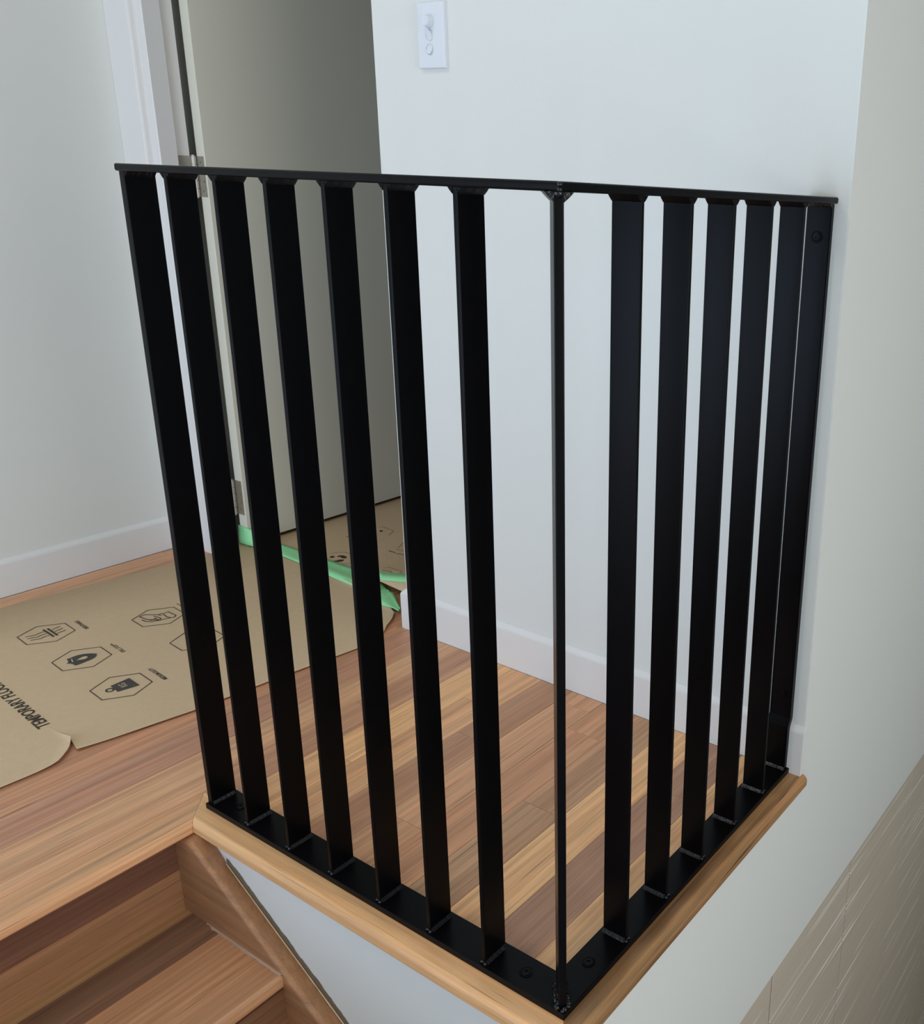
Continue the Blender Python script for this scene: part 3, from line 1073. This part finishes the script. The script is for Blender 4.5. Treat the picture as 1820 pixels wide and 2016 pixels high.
# second sheet, beyond the doorway, its front edge curling up
ye = (1.84, 1.55)
rows = [
    [(0.800, ye[0], -0.0092), (0.800, ye[1], -0.0092), (0.800, 1.420, -0.0085), (0.796, 1.330, -0.0040), (0.756, 1.213, 0.016), (0.756, 1.131, 0.009), (0.768, 1.060, 0.008), (0.773, 1.022, 0.008)],
    [(0.803, ye[0], -0.0092), (0.803, ye[1], -0.0092), (0.803, 1.422, -0.0083), (0.799, 1.334, -0.0030), (0.758, 1.215, 0.019), (0.772, 1.149, 0.026), (0.794, 1.080, 0.026), (0.806, 1.025, 0.026)],
    [(0.815, ye[0], -0.0092), (0.815, ye[1], -0.0092), (0.815, 1.426, -0.0082), (0.810, 1.340, -0.0015), (0.771, 1.230, 0.0215), (0.785, 1.162, 0.031), (0.812, 1.090, 0.031), (0.826, 1.030, 0.031)],
    [(0.830, ye[0], -0.0092), (0.830, ye[1], -0.0092), (0.830, 1.432, -0.0080), (0.826, 1.352, 0.0000), (0.789, 1.253, 0.0210), (0.798, 1.178, 0.0325), (0.834, 1.102, 0.032), (0.850, 1.035, 0.032)],
    [(0.900, ye[0], -0.0092), (0.900, ye[1], -0.0092), (0.900, 1.440, -0.0088), (0.895, 1.350, -0.0045), (0.880, 1.255, 0.005), (0.900, 1.188, 0.012), (0.930, 1.110, 0.012), (0.940, 1.035, 0.012)],
    [(1.050, ye[0], -0.0092), (1.050, ye[1], -0.0092), (1.050, 1.440, -0.0092), (1.050, 1.350, -0.0090), (1.050, 1.255, -0.0085), (1.050, 1.188, -0.0085), (1.050, 1.110, -0.0085), (1.050, 1.035, -0.0085)],
    [(2.400, ye[0], -0.0092), (2.400, ye[1], -0.0092), (2.400, 1.440, -0.0092), (2.400, 1.350, -0.0092), (2.400, 1.255, -0.0092), (2.400, 1.188, -0.0092), (2.400, 1.110, -0.0092), (2.400, 1.035, -0.0092)],
]


def grid_obj(name, rows, mat, sub=2, parent=None):
    bm = bmesh.new()
    R = [[bm.verts.new(p) for p in r] for r in rows]
    for a, b in zip(R[:-1], R[1:]):
        for i in range(len(a) - 1):
            bm.faces.new((a[i], a[i + 1], b[i + 1], b[i]))
    for _ in range(sub):
        bmesh.ops.subdivide_edges(bm, edges=bm.edges[:], cuts=1, use_grid_fill=True, smooth=0.6)
    return from_bm(name, bm, mat, parent, smooth=math.radians(60))


sheet2 = grid_obj('floor_protection_paper', rows, 'paper', 1)
tag(sheet2, 'brown protection paper with a curled front edge on the floor beyond the doorway', 'paper')
sm = sheet2.modifiers.new('thickness', 'SOLIDIFY')
sm.thickness = 0.0006
sm.offset = -1
bpy.context.view_layer.update()
from mathutils.bvhtree import BVHTree
_b = bmesh.new()
_b.from_mesh(sheet2.data)
_b.transform(Matrix.Translation(sheet2.location))
bvh2 = BVHTree.FromBMesh(_b)


def z2(x, y):
    h = bvh2.ray_cast(Vector((x, y, 1.0)), Vector((0, 0, -1)))
    return (h[0].z if h[0] else -0.0092) + 0.0007


def onsheet(p):
    """slide a floor point along the line of sight onto the curled sheet"""
    C = Vector(CAM_POS)
    q = Vector((p[0], p[1], FZ))
    h = bvh2.ray_cast(C, (q - C).normalized())
    return (h[0].x, h[0].y) if h[0] else p


S2 = [[(0.8449, 1.5349), (0.8754, 1.5128), (0.8766, 1.4827), (0.8459, 1.4426), (0.8281, 1.4329), (0.8038, 1.456)], [(1.07, 1.5966), (1.0779, 1.5902), (1.0743, 1.5386), (1.0421, 1.5223)], [(1.0231, 1.4409), (0.9837, 1.4194)], [(0.9772, 1.4182), (0.9779, 1.3881)],
      [(0.8589, 1.3386), (0.8752, 1.3317), (0.8745, 1.2798), (0.8557, 1.2701)]]
for pl in S2:
    strokes('printed_hexagon', [[onsheet(p) for p in pl]], 0.0018, sheet2, zf=z2)
for pl, wd in (([(0.9561, 1.4231), (0.9571, 1.3994)], 0.004), ([(0.9544, 1.3902), (0.9609, 1.369)], 0.004), ([(0.8487, 1.3257), (0.8563, 1.304), (0.8551, 1.2968)], 0.004), ([(0.8394, 1.3148), (0.8545, 1.2746)], 0.003), ([(0.9594, 1.607), (0.9638, 1.5993)], 0.004)):
    strokes('printed_mark', [[onsheet(p) for p in pl]], wd, sheet2, zf=z2)
for pl in ([(0.8308, 1.5178), (0.8389, 1.5134), (0.8377, 1.5044), (0.8294, 1.5011), (0.8241, 1.5081)], [(0.8418, 1.5033), (0.852, 1.5025), (0.8578, 1.4929), (0.8554, 1.4762), (0.8466, 1.4705), (0.8412, 1.4825), (0.8452, 1.4896), (0.8408, 1.4967)], [(0.81, 1.4899), (0.8212, 1.4782), (0.83, 1.4788), (0.8394, 1.4677), (0.8282, 1.4599), (0.8179, 1.4656), (0.8077, 1.4839)], [(1.0516, 1.5749), (1.0565, 1.5708), (1.0543, 1.5615), (1.0465, 1.5602), (1.0438, 1.5658)]):
    blob('printed_mark', [onsheet(p) for p in pl], sheet2, 'ink', zf=z2)

# ------------------------------------------------------------------ green tape
climb = [((0.7425, 1.797, -0.0065), (0.7465, 1.797, 0.047)), ((0.7425, 1.757, -0.0060), (0.7462, 1.757, 0.045)), ((0.7440, 1.735, -0.0040), (0.7530, 1.742, 0.040)), ((0.748, 1.69, -0.0060), (0.774, 1.718, 0.018))]
sec = [((0.749, 1.60), (0.806, 1.68)), ((0.745, 1.50), (0.806, 1.60)), ((0.734, 1.38), (0.808, 1.478)), ((0.728, 1.29), (0.807, 1.389)),
       ((0.703, 1.190), (0.7935, 1.2596)), ((0.690, 1.145), (0.7638, 1.189)), ((0.688, 1.118), (0.7349, 1.1419)), ((0.6895, 1.102), (0.714, 1.110)), ((0.6855, 1.0760), (0.6998, 1.0869))]
fine_sec = []
for (a0, b0), (a1, b1) in zip(sec[:-1], sec[1:]):
    for t in (0, 0.25, 0.5, 0.75):
        fine_sec.append((Vector(a0).lerp(Vector(a1), t), Vector(b0).lerp(Vector(b1), t)))
fine_sec.append((Vector(sec[-1][0]), Vector(sec[-1][1])))
tr = []
for j, f in enumerate((0.0, 0.25, 0.5, 0.76, 0.80, 1.0)):
    r = []
    for i, (a, b) in enumerate(fine_sec):
        p = a.lerp(b, f)
        z = -0.0088 + 0.0010
        if p.x < 0.762:
            z = max(z, zpaper(p.x, p.y, max(p.y - interp(near, p.x), 0.0)) + 0.0022)
        if p.y > 1.30:
            z = max(z, z2(p.x, p.y) + 0.0030, -0.0062)
        z += 0.0012 if j == 4 else 0.0
        r.append((p.x, p.y, z))
    r = [tuple(Vector(a).lerp(Vector(b), f)) for a, b in climb] + r
    tr.append(r)
tp = grid_obj('masking_tape', tr, 'tape', 0)
tag(tp, 'long strip of green masking tape across the doorway threshold joining the papers', 'tape')
tp.modifiers.new('thickness', 'SOLIDIFY').thickness = 0.0004

tcols = []
for rw in (rows[1], rows[2], rows[3]):
    first = Vector(rw[3]).lerp(Vector(rw[4]), 0.75)
    tcols.append([tuple(first)] + rw[4:])
t2 = [[(p[0], p[1], p[2] + 0.0025) for p in c] for c in tcols]
tp2 = grid_obj('masking_tape', t2, 'tape', 0)
tag(tp2, 'short strip of green tape stuck on the curled edge of the far paper', 'tape')
tp2.modifiers.new('thickness', 'SOLIDIFY').thickness = 0.0004
